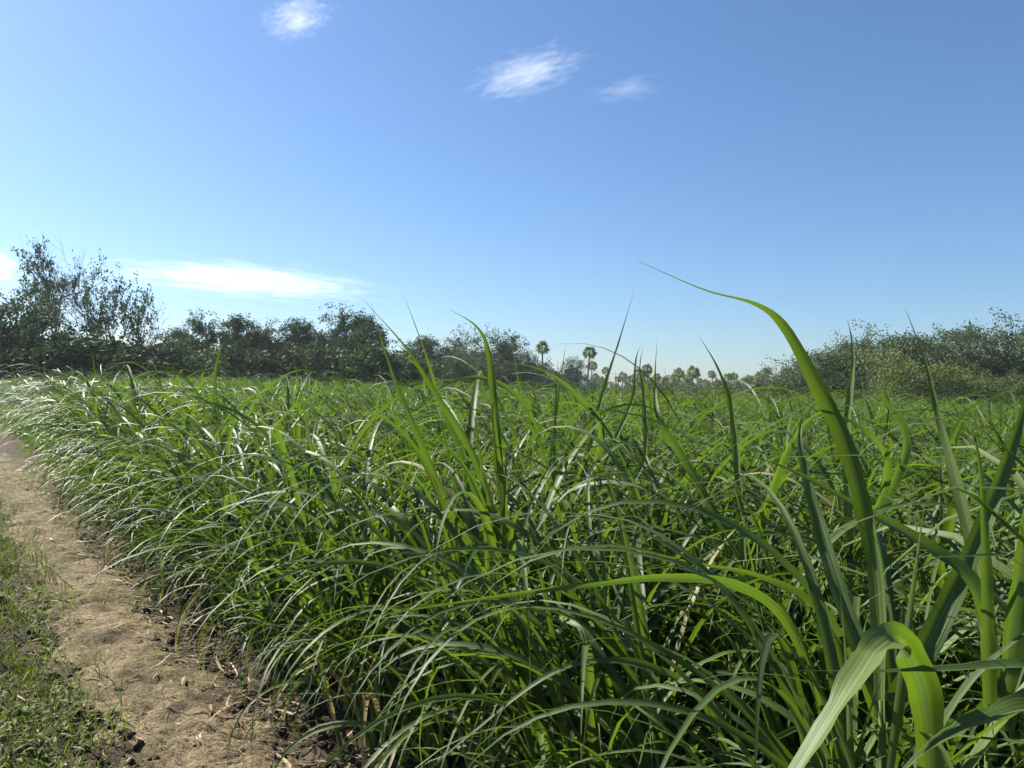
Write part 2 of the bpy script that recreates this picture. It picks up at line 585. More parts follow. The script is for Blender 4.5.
# clump positions: rows that run along the path edge
pos = []
v = -0.30
row = 0
while v > -150:
    far = -v
    du = 0.30 if far < 9 else (0.5 if far < 30 else 0.9)
    dv = 0.50 if far < 9 else (0.75 if far < 30 else 1.3)
    u = -8 - rng.random()
    while u < 150:
        step = du if u < 26 else du * (1.3 if u < 50 else 2.0)
        uu, vv = u + rng.normal(0, 0.10), v + rng.normal(0, 0.10 if row else 0.05)
        x, y = xy_of(uu, vv)
        pos.append((x, y, uu, vv, row))
        u += step
    v -= dv
    row += 1
pos = np.array(pos)
px, py, dep = proj(np.stack([pos[:, 0], pos[:, 1], np.full(len(pos), 1.2)], -1))
dist = np.hypot(pos[:, 0], pos[:, 1])
inview = (dep > 0.3) & (px > -160) & (px < 1180)
score = dist * np.where(pos[:, 4] < 1.5, 0.62, 1.0)
score = np.where(inview & (dist > 1.05), score, 1e9)
order = np.argsort(score)
N_IND = 292
indiv = order[:N_IND]
indiv_set = np.zeros(len(pos), bool)
indiv_set[indiv] = True


def keep_leaf(W):
    """real leaves that would hang straight in front of the lens were not there: the photographer stood clear of them"""
    x, y, d = proj(W)
    ins = (d > 0.02) & (x > -60) & (x < 1084) & (y > -40) & (y < 820)
    if not ins.any():
        return True
    dm = d[ins].min()
    if dm < 0.85:
        return False
    if dm < 3.2 and y[ins].min() < 394:
        return False
    return y[ins].min() > 340


EDGE_LABEL = 'green sugar cane clump drooping over the path edge in the outermost row'
INNER_LABEL = 'green sugar cane clump standing in the field behind the outermost row'
n_leafy = 60
for rank, i in enumerate(indiv):
    x, y, uu, vv, rw = pos[i]
    edge = rw < 1.5
    g = np.random.default_rng(5000 + rank)
    c = empty('cane_clump', (x, y, float(ground_z(x, y)) - 0.02), EDGE_LABEL if rw < 0.5 else INNER_LABEL, 'sugar cane',
              'cane clumps along the path' if rw < 0.5 else 'cane clumps inside the field')
    c.rotation_euler = (0, 0, g.normal(0, 0.45))
    sc = g.uniform(0.88, 1.06) * (1.0 + 0.10 * sstep(4, 14, uu))
    c.scale = (sc, sc, sc)
    cm = np.array(Matrix.LocRotScale(c.location, c.rotation_euler, c.scale))
    ns = 7 if edge else 6
    for k in range(ns):
        t = int(g.integers(0, len(SH)))
        rr, aa = g.uniform(0.02, 0.2), g.uniform(0, 6.283)
        loc = Vector((rr * math.cos(aa), rr * math.sin(aa), 0))
        tilt = 0.05 + 0.14 * g.random() + (0.10 * g.random() if rw < 0.5 else 0)
        ax = Vector((-math.sin(aa), math.cos(aa), 0)) if rw >= 0.5 else Vector((-DV[1], DV[0], 0))
        q = Matrix.Rotation(tilt, 4, ax) @ Matrix.Rotation(g.normal(0, 0.5), 4, 'Z')
        s2 = g.uniform(0.85, 1.1)
        lm = Matrix.Translation(loc) @ q @ Matrix.Scale(s2, 4)
        wm = cm @ np.array(lm)
        if rank < n_leafy:
            st = link('shoot', stem_me[t], c)
            st.matrix_local = lm
            for j, me in enumerate(leaf_me[t]):
                if keep_leaf(leaf_pts[t][j] @ wm[:3, :3].T + wm[:3, 3]):
                    link('leaf', me, st)
        else:
            st = link('shoot', full_me[t], c)
            st.matrix_local = lm

# the rest of the field, one mass
mass = Acc()
rest = np.where(~indiv_set & (dep > -4) & (dist > 1.3))[0]
lod = []
for (n, cols, wide, drop) in ((8, 3, 1.0, 0), (5, 2, 1.15, 2), (3, 2, 1.9, 4)):
    lst = []
    for p in SH:
        m_ = len(p['phi'])
        lst.append(shoot_geo(p, n, cols, wide, keep=np.arange(drop, m_)))
    lod.append(lst)
inframe = (px > -500) & (px < 1500)
for i in rest:
    x, y, uu, vv, rw = pos[i]
    d = dist[i]
    if not inframe[i] and (d > 22 or dep[i] < 0):
        if d > 6:
            continue
    if d > 135:
        continue
    lv = 0 if d < 15 else (1 if d < 38 else 2)
    ns = 5 if d < 38 else 6
    sp = 0.2 if d < 38 else 0.6
    z0 = float(ground_z(np.float64(x), np.float64(y))) - 0.02
    for k in range(ns):
        V, Q, uv, r, dr = lod[lv][int(rng.integers(0, len(SH)))]
        a = rng.normal(0, 0.7)
        sc = rng.uniform(0.80, 1.10) * (1.0 + 0.10 * sstep(4, 14, uu) * (vv > -14)) * (0.9 + 0.2 * float(fbm(x * 0.15, y * 0.15, 77, 2)))
        ca, sa = math.cos(a) * sc, math.sin(a) * sc
        ox, oy = x + rng.normal(0, sp), y + rng.normal(0, sp)
        if uv_of(ox, oy)[1] > -0.1:
            ox, oy = x, y
        W = np.stack([V[:, 0] * ca - V[:, 1] * sa + ox, V[:, 0] * sa + V[:, 1] * ca + oy, V[:, 2] * sc + z0], -1)
        if d < 5:
            if not keep_leaf(W):
                continue
        mass.add(W, Q, uv, rnd=np.mod(r + rng.random(), 1), dry=dr)
field = link('cane_field', mass.mesh('cane_field', M_CANE))
tag(field, 'sugar cane filling the field out to the distant trees', 'sugar cane', kind='stuff')


# ------------------------------------------------------------------ cane leaves one can pick out in the photograph
def spline(pts, n):
    pts = np.asarray(pts, float)
    P4 = np.concatenate([[2 * pts[0] - pts[1]], pts, [2 * pts[-1] - pts[-2]]])
    m_ = len(pts) - 1
    t = np.linspace(0, m_ - 1e-6, n + 1)
    i = t.astype(int)
    f = (t - i)[:, None]
    a, b_, c, d = P4[i], P4[i + 1], P4[i + 2], P4[i + 3]
    return 0.5 * (2 * b_ + (c - a) * f + (2 * a - 5 * b_ + 4 * c - d) * f ** 2 + (3 * b_ - a - 3 * c + d) * f ** 3)


def hero_mesh(pix, W, roll, origin, seed, dry=0.0, roll2=None, n=36, wf=None):
    """pix: (px, py, depth) from base to tip"""
    pts = spline([P(*q) for q in pix], n)
    s = np.linspace(0, 1, n + 1)
    tg = np.gradient(pts, axis=0)
    tg /= np.linalg.norm(tg, axis=1)[:, None]
    vd = pts - np.array([0, 0, CAM_Z])
    vd /= np.linalg.norm(vd, axis=1)[:, None]
    sd = np.cross(tg, vd)
    sd /= np.linalg.norm(sd, axis=1)[:, None] + 1e-9
    nm = np.cross(tg, sd)
    r = R(roll) + (R(roll2) - R(roll) if roll2 is not None else 0) * s
    sd2 = sd * np.cos(r)[:, None] + nm * np.sin(r)[:, None]
    nm2 = nm * np.cos(r)[:, None] - sd * np.sin(r)[:, None]
    prof = np.interp(s, np.linspace(0, 1, 11), [.8, .95, 1, .96, .86, .71, .53, .36, .21, .09, .01])
    if wf is not None:
        prof = np.interp(s, np.linspace(0, 1, len(wf)), wf)
    w = W * prof
    c = np.linspace(-0.5, 0.5, 5)
    wg = np.random.default_rng(seed + 3)
    w = w * (1 + 0.05 * np.sin(s * 23 + wg.random() * 6) + 0.04 * np.sin(s * 51 + wg.random() * 6))
    wave = 0.10 * (np.sin(s[:, None] * 31 + wg.random() * 6 + np.sign(c)[None, :] * 1.9) + 0.6 * np.sin(s[:, None] * 67 + np.sign(c)[None, :]))
    V = pts[:, None, :] + sd2[:, None, :] * (w[:, None] * c)[..., None] + nm2[:, None, :] * (w[:, None] * np.abs(c) * (0.4 + 2 * wave * np.abs(c)))[..., None]
    uv = np.zeros((n + 1, 5, 2))
    uv[..., 0] = c + 0.5
    uv[..., 1] = s[:, None] * 0.93
    V = V.reshape(-1, 3) - np.asarray(origin)
    k = len(V)
    rv = np.random.default_rng(seed).random()
    return mesh_np('leaf', V, leaf_quads(1, n, 5), M_CANE, uv.reshape(-1, 2), {'rnd': np.full(k, rv), 'dry': np.full(k, dry)})


def hero(label, shoots, scale=None):
    """shoots: list of (foot px, foot depth, top px, top py, list of leaf tuples)"""
    f0 = shoots[0]
    b0 = P(f0[0], 600, f0[1])
    gz = float(ground_z(np.float64(b0[0]), np.float64(b0[1]))) - 0.02
    org = np.array([b0[0], b0[1], gz])
    root = empty('cane_clump', org, label, 'sugar cane')
    for si, (fx, fd, tx, ty, lv) in enumerate(shoots):
        b0 = P(fx, 600, fd)
        gz = float(ground_z(np.float64(b0[0]), np.float64(b0[1]))) - 0.02
        foot = np.array([b0[0], b0[1], gz])
        top = P(tx, ty, fd)
        pts = spline([foot - [0, 0, .1], foot, foot * 0.5 + top * 0.5 + [0.01, 0, 0], top], 10) - org
        a = Acc()
        sv, sq = tube(pts, np.linspace(0.014, 0.006, 11), 7)
        a.add(sv, sq, rnd=0.5, dry=0.0)
        st = link('shoot', a.mesh('shoot', M_STEM), root)
        for j, lf in enumerate(lv):
            pix, W, roll = lf[0], lf[1], lf[2]
            kw = lf[3] if len(lf) > 3 else {}
            link('leaf', hero_mesh(pix, W, roll, org, 900 + si * 17 + j * 5 + int(fx), **kw), st)


hero('tall cane on the right whose broad leaf arches left high above the skyline', [
    (884, 1.42, 882, 700, [
        ([(882, 720, 1.42), (880, 600, 1.40), (868, 520, 1.38), (845, 440, 1.35), (815, 380, 1.32), (785, 327, 1.29), (756, 304, 1.26), (705, 290, 1.2), (638, 261, 1.14)], 0.034, -46, dict(roll2=6, wf=[.8, .92, 1, 1, .95, .82, .66, .45, .22, .10, .05, .015])),
        ([(884, 720, 1.43), (930, 640, 1.42), (985, 520, 1.5), (1030, 395, 1.5), (1050, 330, 1.5)], 0.042, 6),
        ([(888, 720, 1.42), (842, 600, 1.5), (812, 500, 1.6), (800, 440, 1.65), (806, 400, 1.7)], 0.032, 0),
    ]),
    (905, 1.25, 925, 770, [
        ([(932, 790, 1.22), (925, 700, 1.18), (906, 652, 1.12), (894, 640, 1.07), (878, 650, 1.03), (868, 664, 1.0), (835, 715, 0.96), (790, 785, 0.93)], 0.046, 0, dict(roll2=62, wf=[0.8, 1, 1, 1, 1, 0.95, 0.8, 0.5])),
    ]),
])
hero('cane at the right edge with an upright blade and two low leaves curving left', [
    (990, 1.38, 988, 730, [
        ([(990, 760, 1.36), (987, 640, 1.34), (985, 560, 1.33), (980, 470, 1.33), (966, 400, 1.33)], 0.026, 30),
        ([(995, 720, 1.40), (984, 600, 1.5), (962, 500, 1.55), (940, 420, 1.6), (925, 360, 1.6), (905, 308, 1.6)], 0.030, -30),
        ([(1000, 700, 1.40), (975, 590, 1.42), (925, 545, 1.45), (860, 508, 1.45), (790, 470, 1.45), (738, 452, 1.45)], 0.032, 40),
        ([(1000, 730, 1.4), (1022, 560, 1.45), (1040, 440, 1.5), (1046, 330, 1.5)], 0.05, 40),
    ]),
    (1060, 1.2, 1075, 720, [
        ([(1075, 720, 1.2), (1030, 710, 1.15), (975, 725, 1.08), (925, 752, 1.02), (880, 795, 0.98)], 0.050, 62, dict(roll2=55)),
        ([(1075, 690, 1.25), (1030, 668, 1.2), (960, 670, 1.15), (880, 672, 1.1), (790, 670, 1.05)], 0.034, 66),
    ]),
])
hero('cane in front whose long bright leaf sweeps level to the left across the field', [
    (862, 1.55, 850, 790, [
        ([(850, 800, 1.55), (822, 700, 1.5), (785, 618, 1.45), (735, 584, 1.4), (670, 577, 1.35), (600, 583, 1.3), (500, 596, 1.27), (410, 610, 1.25), (300, 628, 1.24)], 0.021, -22),
        ([(852, 800, 1.6), (850, 690, 1.65), (820, 610, 1.65), (760, 576, 1.65), (690, 562, 1.6), (600, 540, 1.55)], 0.022, -15),
    ]),
    (735, 1.9, 735, 770, [
        ([(735, 780, 1.9), (700, 700, 1.9), (640, 665, 1.85), (560, 670, 1.8), (470, 735, 1.75), (430, 770, 1.72)], 0.028, 45),
    ]),
])
hero('cane left of centre with a leaf tip hooked over to the left against the sky', [
    (520, 3.1, 505, 560, [
        ([(508, 560, 3.1), (500, 470, 3.1), (494, 400, 3.05), (488, 350, 3.0), (476, 326, 2.95), (449, 309, 2.9)], 0.036, -28, dict(roll2=0)),
        ([(512, 590, 3.1), (480, 470, 3.0), (440, 400, 2.9), (408, 350, 2.85), (362, 298, 2.8)], 0.032, -24),
        ([(512, 600, 3.1), (455, 520, 3.0), (420, 440, 2.9), (392, 372, 2.9), (370, 300, 2.9)], 0.036, -5),
        ([(515, 600, 3.1), (470, 480, 3.2), (440, 400, 3.3), (424, 350, 3.3), (402, 290, 3.3)], 0.030, 35),
        ([(520, 600, 3.1), (540, 560, 3.1), (546, 470, 3.15), (523, 400, 3.2), (510, 335, 3.2)], 0.026, 35),
    ]),
])
hero('cane near the middle with one straight blade pointing up at the palms', [
    (560, 3.6, 570, 540, [
        ([(570, 550, 3.6), (585, 470, 3.6), (601, 400, 3.6), (618, 345, 3.6), (635, 288, 3.6)], 0.032, -28),
        ([(572, 550, 3.6), (615, 440, 3.6), (632, 400, 3.6), (636, 360, 3.6), (641, 345, 3.6)], 0.026, -25),
        ([(575, 550, 3.6), (640, 470, 3.5), (644, 400, 3.5), (640, 370, 3.5), (643, 345, 3.5)], 0.030, -30),
        ([(568, 560, 3.6), (600, 440, 3.4), (580, 400, 3.3), (545, 372, 3.2), (500, 360, 3.1)], 0.040, 35),
        ([(570, 560, 3.6), (540, 450, 3.5), (520, 400, 3.4), (480, 378, 3.3), (440, 390, 3.2), (412, 430, 3.2)], 0.036, 40),
    ]),
])
hero('cane right of the middle with a dark curved blade rising to a thin tip', [
    (745, 2.5, 745, 560, [
        ([(745, 570, 2.5), (738, 470, 2.5), (731, 405, 2.5), (718, 368, 2.5), (698, 334, 2.5)], 0.028, -30),
        ([(748, 570, 2.5), (690, 470, 2.6), (660, 420, 2.6), (655, 385, 2.7), (657, 340, 2.7)], 0.028, 0),
        ([(748, 570, 2.5), (775, 480, 2.4), (800, 430, 2.4), (830, 410, 2.4), (880, 420, 2.3)], 0.032, 40),
    ]),
])
hero('cane behind the broad arching leaf with a pointed upright tip and folded leaves', [
    (850, 2.3, 850, 540, [
        ([(850, 550, 2.3), (848, 480, 2.3), (848, 420, 2.3), (853, 370, 2.3), (852, 340, 2.3), (847, 318, 2.3)], 0.028, -26),
        ([(852, 560, 2.3), (880, 500, 2.3), (885, 460, 2.25), (868, 435, 2.2), (835, 415, 2.2), (800, 420, 2.2)], 0.036, 45),
        ([(855, 560, 2.3), (905, 450, 2.4), (885, 400, 2.4), (880, 380, 2.4)], 0.034, 40),
    ]),
])
hero('cane by the path with blades rising above the rest in front of the left trees', [
    (225, 7.0, 225, 470, [
        ([(225, 480, 7), (218, 420, 7), (215, 380, 7), (220, 350, 7), (225, 345, 7)], 0.045, -10),
        ([(225, 480, 7), (190, 420, 7), (160, 390, 6.9), (152, 370, 6.9)], 0.045, 0),
        ([(225, 480, 7), (250, 410, 7), (270, 385, 7), (300, 370, 7), (330, 378, 7)], 0.035, 40),
        ([(225, 480, 7), (200, 400, 7), (175, 372, 7), (130, 362, 7), (100, 372, 7)], 0.035, 40),
    ]),
])

# ------------------------------------------------------------------ verge grass, clods, litter
def scatter_uv(n, u0, u1, v0, v1, dens, seed):
    g = np.random.default_rng(seed)
    u = g.uniform(u0, u1, n)
    v = g.uniform(v0, v1, n)
    k = g.random(n) < dens(u, v)
    return u[k], v[k], g


def grass_blades(u, v, g, lo, hi, wid, n=4, wander=0.9):
    k = len(u)
    x, y = xy_of(u, v)
    b_ = np.stack([x, y, ground_z(x, y) - 0.005], -1)
    V, uv = leaves(b_, g.uniform(0, 6.283, k), g.uniform(0.05, wander, k), g.uniform(0.4, 2.0, k), g.uniform(1, 2, k), g.uniform(lo, hi, k),
                   g.uniform(0.6, 1.3, k) * wid, g.normal(0, 0.4, k), g.normal(0, 0.6, k), np.full(k, .5), np.zeros(k), n, 2)
    return V.reshape(-1, 3), leaf_quads(k, n, 2), uv.reshape(-1, 2), np.repeat(g.random(k), (n + 1) * 2)


ga = Acc()


def verge(u, v):
    x, y = xy_of(u, v)
    pn = fbm(x * 1.5, y * 1.5, 41, 3)
    return sstep(0.62, 1.15, v) * sstep(0.40, 0.60, pn) + 0.05 * sstep(0.5, 1.0, v)


u, v, g = scatter_uv(100000, 2, 14, 0.5, 4.5, verge, 1)
V, Q, uv, r = grass_blades(u, v, g, 0.03, 0.12, 0.006)
ga.add(V, Q, uv, rnd=r)
u, v, g = scatter_uv(22000, 12, 45, 0.55, 9, verge, 2)
V, Q, uv, r = grass_blades(u, v, g, 0.06, 0.2, 0.014, 3)
ga.add(V, Q, uv, rnd=r)
# taller thin grass beside the path
u, v, g = scatter_uv(14000, 5.0, 20, 0.6, 3.2, lambda u, v: sstep(0.40, 0.6, fbm(u * 0.9, v * 1.4, 47, 2)), 3)
V, Q, uv, r = grass_blades(u, v, g, 0.06, 0.24, 0.006, 5, 0.8)
ga.add(V, Q, uv, rnd=r)
# small tufts out on the path itself
u, v, g = scatter_uv(9000, 2, 24, 0.05, 0.9, lambda u, v: 0.6 * sstep(0.62, 0.75, fbm(u * 2.2, v * 2.2, 53, 3)), 4)
V, Q, uv, r = grass_blades(u, v, g, 0.015, 0.06, 0.006)
ga.add(V, Q, uv, rnd=r)
gr = link('grass', ga.mesh('grass', M_GRASS))
tag(gr, 'short patchy grass and weeds on the left side of the dirt path', 'grass', kind='stuff')

wa = Acc()
u, v, g = scatter_uv(11000, 2.3, 11, 0.8, 3.6, lambda u, v: sstep(0.45, 0.62, fbm(u * 1.7 + 4, v * 1.7, 61, 3)), 5)
k = len(u)
x, y = xy_of(u, v)
b_ = np.stack([x, y, ground_z(x, y) + g.uniform(0.01, 0.07, k)], -1)
V, uv = leaves(b_, g.uniform(0, 6.283, k), g.uniform(0.5, 1.5, k), g.uniform(1.2, 2.2, k), np.full(k, 1.0), g.uniform(0.025, 0.07, k),
               g.uniform(0.010, 0.026, k), g.normal(0, .2, k), g.normal(0, .3, k), np.full(k, .5), np.zeros(k), 4, 3)
wa.add(V.reshape(-1, 3), leaf_quads(k, 4, 3), uv.reshape(-1, 2), rnd=np.repeat(g.random(k), 15))
we = link('weeds', wa.mesh('weeds', M_GRASS))
tag(we, 'low broad-leaved weeds among the dark clods on the verge', 'weeds', kind='stuff')

# clods of dark turned soil
ico_v, ico_f = [], []
ph = (1 + 5 ** .5) / 2
iv = np.array([(-1, ph, 0), (1, ph, 0), (-1, -ph, 0), (1, -ph, 0), (0, -1, ph), (0, 1, ph), (0, -1, -ph), (0, 1, -ph), (ph, 0, -1), (ph, 0, 1), (-ph, 0, -1), (-ph, 0, 1)], float)
fi = [(0, 11, 5), (0, 5, 1), (0, 1, 7), (0, 7, 10), (0, 10, 11), (1, 5, 9), (5, 11, 4), (11, 10, 2), (10, 7, 6), (7, 1, 8), (3, 9, 4), (3, 4, 2), (3, 2, 6), (3, 6, 8), (3, 8, 9), (4, 9, 5), (2, 4, 11), (6, 2, 10), (8, 6, 7), (9, 8, 1)]
iv /= np.linalg.norm(iv[0])
verts = [tuple(q) for q in iv]
cache = {}


def mid(a, b_):
    key = (min(a, b_), max(a, b_))
    if key not in cache:
        m_ = (np.array(verts[a]) + np.array(verts[b_])) / 2
        verts.append(tuple(m_ / np.linalg.norm(m_)))
        cache[key] = len(verts) - 1
    return cache[key]


ft = []
for a, b_, c in fi:
    ab, bc, ca = mid(a, b_), mid(b_, c), mid(c, a)
    ft += [(a, ab, ca), (b_, bc, ab), (c, ca, bc), (ab, bc, ca)]
ico = np.array(verts)
ft = np.array(ft)
u, v, g = scatter_uv(2600, 2.0, 13, 0.62, 3.4, lambda u, v: sstep(0.44, 0.6, fbm(u * 1.3 + 9, v * 1.3, 71, 3)) * np.exp(-((v - 1.0) / 0.7) ** 2) + 0.03, 6)
u2 = g.uniform(2.0, 16, 900)
v2 = g.normal(0.0, 0.12, 900)
u3 = g.uniform(2.0, 14, 1500)
v3 = g.uniform(0.0, 0.95, 1500)
u, v = np.concatenate([u, u2, u3]), np.concatenate([v, v2, v3])
cv, ct, n0 = [], [], 0
for ci, (a, b_) in enumerate(zip(u, v)):
    x, y = xy_of(a, b_)
    s = 0.010 + 0.028 * g.random() ** 2.5
    if ci >= len(u) - 1500:
        s *= 0.45
    d = ico * (1 + g.normal(0, 0.16, (len(ico), 1))) * s * np.array([1, g.uniform(.7, 1.3), g.uniform(.5, .9)])
    an = g.uniform(0, 6.28)
    d = np.stack([d[:, 0] * math.cos(an) - d[:, 1] * math.sin(an), d[:, 0] * math.sin(an) + d[:, 1] * math.cos(an), d[:, 2]], -1)
    cv.append(d + [x, y, float(ground_z(np.float64(x), np.float64(y))) + s * 0.25])
    ct.append(ft + n0)
    n0 += len(ico)
M_CLOD = plain_material('clod', [(0.35, (0.035, 0.026, 0.018)), (0.7, (0.10, 0.075, 0.05))], 30, 0.95, 0.9, 0.01)
cl = link('soil_clods', mesh_np('soil_clods', np.concatenate(cv), None, M_CLOD, smooth=False, T=np.concatenate(ct)))
tag(cl, 'dark crumbled clods of turned soil beside the path', 'soil', kind='stuff')

# dry straw and fallen leaf scraps
sa_ = Acc()
u, v, g = scatter_uv(26000, 2, 22, -0.5, 1.3, lambda u, v: 0.30 + 0.6 * np.exp(-((v - 0.02) / 0.25) ** 2), 7)
k = len(u)
x, y = xy_of(u, v)
zz = ground_z(x, y) + 0.02 + g.uniform(0, 0.018, k)
V, uv = leaves(np.stack([x, y, zz], -1), g.uniform(0, 6.283, k), g.uniform(1.35, 1.6, k), g.uniform(1.45, 1.75, k), np.ones(k), 0.02 + 0.14 * g.random(k) ** 2.5,
               g.uniform(0.0015, 0.006, k), g.normal(0, .8, k), g.normal(0, .8, k), np.full(k, .5), np.zeros(k), 5, 2)
sa_.add(V.reshape(-1, 3), leaf_quads(k, 5, 2), uv.reshape(-1, 2), rnd=np.repeat(g.random(k), 12))
u, v, g = scatter_uv(900, 2, 20, -0.5, 0.55, lambda u, v: np.exp(-((v - 0.0) / 0.3) ** 2), 17)
k = len(u)
x, y = xy_of(u, v)
V, uv = leaves(np.stack([x, y, ground_z(x, y) + 0.03 + g.uniform(0, 0.03, k)], -1), g.uniform(0, 6.283, k), g.uniform(1.3, 1.6, k), g.uniform(1.5, 1.9, k), np.ones(k),
               g.uniform(0.10, 0.38, k), g.uniform(0.006, 0.018, k), g.normal(0, .9, k), g.normal(0, 1.2, k), g.uniform(.3, .7, k), g.normal(0, .5, k), 7, 3)
sa_.add(V.reshape(-1, 3), leaf_quads(k, 7, 3), uv.reshape(-1, 2), rnd=np.repeat(g.random(k), 24))
st = link('straw_litter', sa_.mesh('straw_litter', M_STRAW))
tag(st, 'dry straw scraps and withered leaves littering the dirt path', 'litter', kind='stuff')


# ------------------------------------------------------------------ trees
def make_tree(seed, H, spread, stems, leaf_n, leaf_s, levels=3, r0=0.13, tropism=0.25, low=0.25, cluster=0.45, bare=0.0, nchild=5, lean0=0.35, curl=0.3, dome=0.0, gaps=0.42, lobes=7):
    """returns (trunk Acc, crown Acc): trunk with limbs down to twigs; leaf faces gathered round the twigs"""
    g = np.random.default_rng(seed)
    wood = Acc()
    tips = []

    def grow(p0, d, ln, r, lv):
        npt = 7 if lv == 0 else 5
        pts = [np.array(p0)]
        d = d / np.linalg.norm(d)
        for i in range(npt - 1):
            d = d + g.normal(0, curl * 0.35, 3) + np.array([0, 0, tropism * (0.25 if lv < 2 else 0.1)])
            d /= np.linalg.norm(d)
            pts.append(pts[-1] + d * ln / (npt - 1))
        pts = np.array(pts)
        Vt, Qt = tube(pts, np.linspace(r, r * 0.5, npt), 6 if lv == 0 else (5 if lv == 1 else 3))
        wood.add(Vt, Qt)
        if lv >= levels:
            tips.append((pts, lv))
            return
        if lv == levels - 1:
            tips.append((pts[2:], lv))
        nc = nchild + int(g.integers(-1, 2))
        for c in range(nc):
            f = low + (1 - low) * (c + g.random()) / nc if lv == 0 else 0.25 + 0.75 * (c + g.random()) / nc
            f = min(f, 1.0)
            i = min(int(f * (npt - 1)), npt - 2)
            ff = f * (npt - 1) - i
            p = pts[i] * (1 - ff) + pts[i + 1] * ff
            ax = (pts[i + 1] - pts[i]) / np.linalg.norm(pts[i + 1] - pts[i])
            rd = g.normal(0, 1, 3)
            rd -= ax * rd.dot(ax)
            rd /= np.linalg.norm(rd) + 1e-9
            a = g.uniform(0.55, 1.15) * spread
            nd = ax * math.cos(a) + rd * math.sin(a)
            grow(p, nd, ln * g.uniform(0.42, 0.68) * (1.15 - 0.35 * f if lv == 0 else 1), max(r * (0.55 - 0.2 * f), 0.006), lv + 1)

    for s in range(stems):
        a = g.uniform(0, 6.283) if stems == 1 else 6.283 * (s + g.random() * 0.6) / stems
        ln_ = lean0 * g.uniform(0.4, 1.2)
        d = np.array([math.cos(a) * ln_, math.sin(a) * ln_, 1.0])
        grow((0.12 * math.cos(a), 0.12 * math.sin(a), -0.2), d, H * g.uniform(0.6, 0.78), r0 * g.uniform(0.7, 1.1), 0)
    crown = Acc()
    cen, sz = [], []
    per = max(1, leaf_n // len(tips))
    for pts, lv in tips:
        if g.random() < bare:
            continue
        m_ = int(per * g.uniform(0.4, 1.7))
        t = g.random(m_) ** 0.7 * (len(pts) - 1)
        i = np.minimum(t.astype(int), len(pts) - 2)
        f = (t - i)[:, None]
        cen.append(pts[i] * (1 - f) + pts[i + 1] * f + np.clip(g.normal(0, cluster * 0.36, (m_, 3)), -cluster * 0.6, cluster * 0.6))
        sz.append(leaf_s * g.uniform(0.6, 1.35, m_))
    cen = np.concatenate(cen)
    sz = np.concatenate(sz)
    if dome > 0:
        tp = np.array([q[0][-1] for q in tips])
        rad = dome * H * 0.25
        # lobes sit where the twigs end, spread out over the crown
        pick = [int(np.argmax(tp[:, 2]))]
        dd = np.full(len(tp), 1e9)
        while len(pick) < lobes:
            dd = np.minimum(dd, np.linalg.norm(tp - tp[pick[-1]], axis=1))
            pick.append(int(np.argmax(dd * (0.6 + g.random(len(tp))))))
        cen, sz = [cen], [sz]
        for i in pick:
            c0 = tp[i] * [0.8, 0.8, 0.86]
            r_ = rad * g.uniform(0.75, 1.25)
            m_ = int(leaf_n * 0.9 / lobes)
            dr = g.normal(0, 1, (m_ // 9, 3))
            dr /= np.linalg.norm(dr, axis=1)[:, None]
            dr[:, 2] = np.abs(dr[:, 2]) * 1.0 - 0.35 * (g.random(len(dr)) < 0.6)
            cl_ = c0 + dr * r_ * [1.15, 1.15, 0.9] * (g.uniform(0.55, 1.0, (len(dr), 1)))
            kp = fbm(cl_[:, 0] * 0.9 + cl_[:, 2] * 0.7, cl_[:, 1] * 0.9 - cl_[:, 2] * 0.6, seed, 2) > gaps
            cl_ = cl_[kp]
            cen.append(np.repeat(cl_, 9, 0) + np.clip(g.normal(0, 0.16, (len(cl_) * 9, 3)), -0.3, 0.3))
            sz.append(leaf_s * g.uniform(0.6, 1.25, len(cl_) * 9))
        cen = np.concatenate(cen)
        sz = np.concatenate(sz)
    ok = cen[:, 2] > 0.05
    cen, sz = cen[ok], sz[ok]
    k = len(cen)
    a = g.normal(0, 1, (k, 3))
    a /= np.linalg.norm(a, axis=1)[:, None]
    b2 = np.cross(a, g.normal(0, 1, (k, 3)))
    b2 /= np.linalg.norm(b2, axis=1)[:, None]
    nn = np.cross(a, b2)
    s = sz[:, None]
    V = np.stack([cen - a * s * .5, cen + b2 * s * .28 + nn * s * .06, cen + a * s * .5, cen - b2 * s * .28 + nn * s * .06], 1).reshape(-1, 3)
    Q = np.arange(k * 4).reshape(-1, 4)
    crown.add(V, Q, rnd=np.repeat(np.clip(g.normal(0.4, 0.25, k), 0, 0.999), 4))
    mid_ = np.median(cen, 0) * [0.8, 0.8, 0]
    wood.V = [q - mid_ for q in wood.V]
    crown.V = [q - mid_ for q in crown.V]
    allz = np.concatenate([V[:, 2]] + [q[:, 2] for q in wood.V[-400:]])
    return wood, crown, float(np.percentile(allz if bare > 0.5 else V[:, 2], 97.5))


PROTO = {}


def proto(key, mat, **kw):
    w, c, h = make_tree(**kw)
    PROTO[key] = (w.mesh('trunk', M_BARK), c.mesh('crown', mat, smooth=False), h)


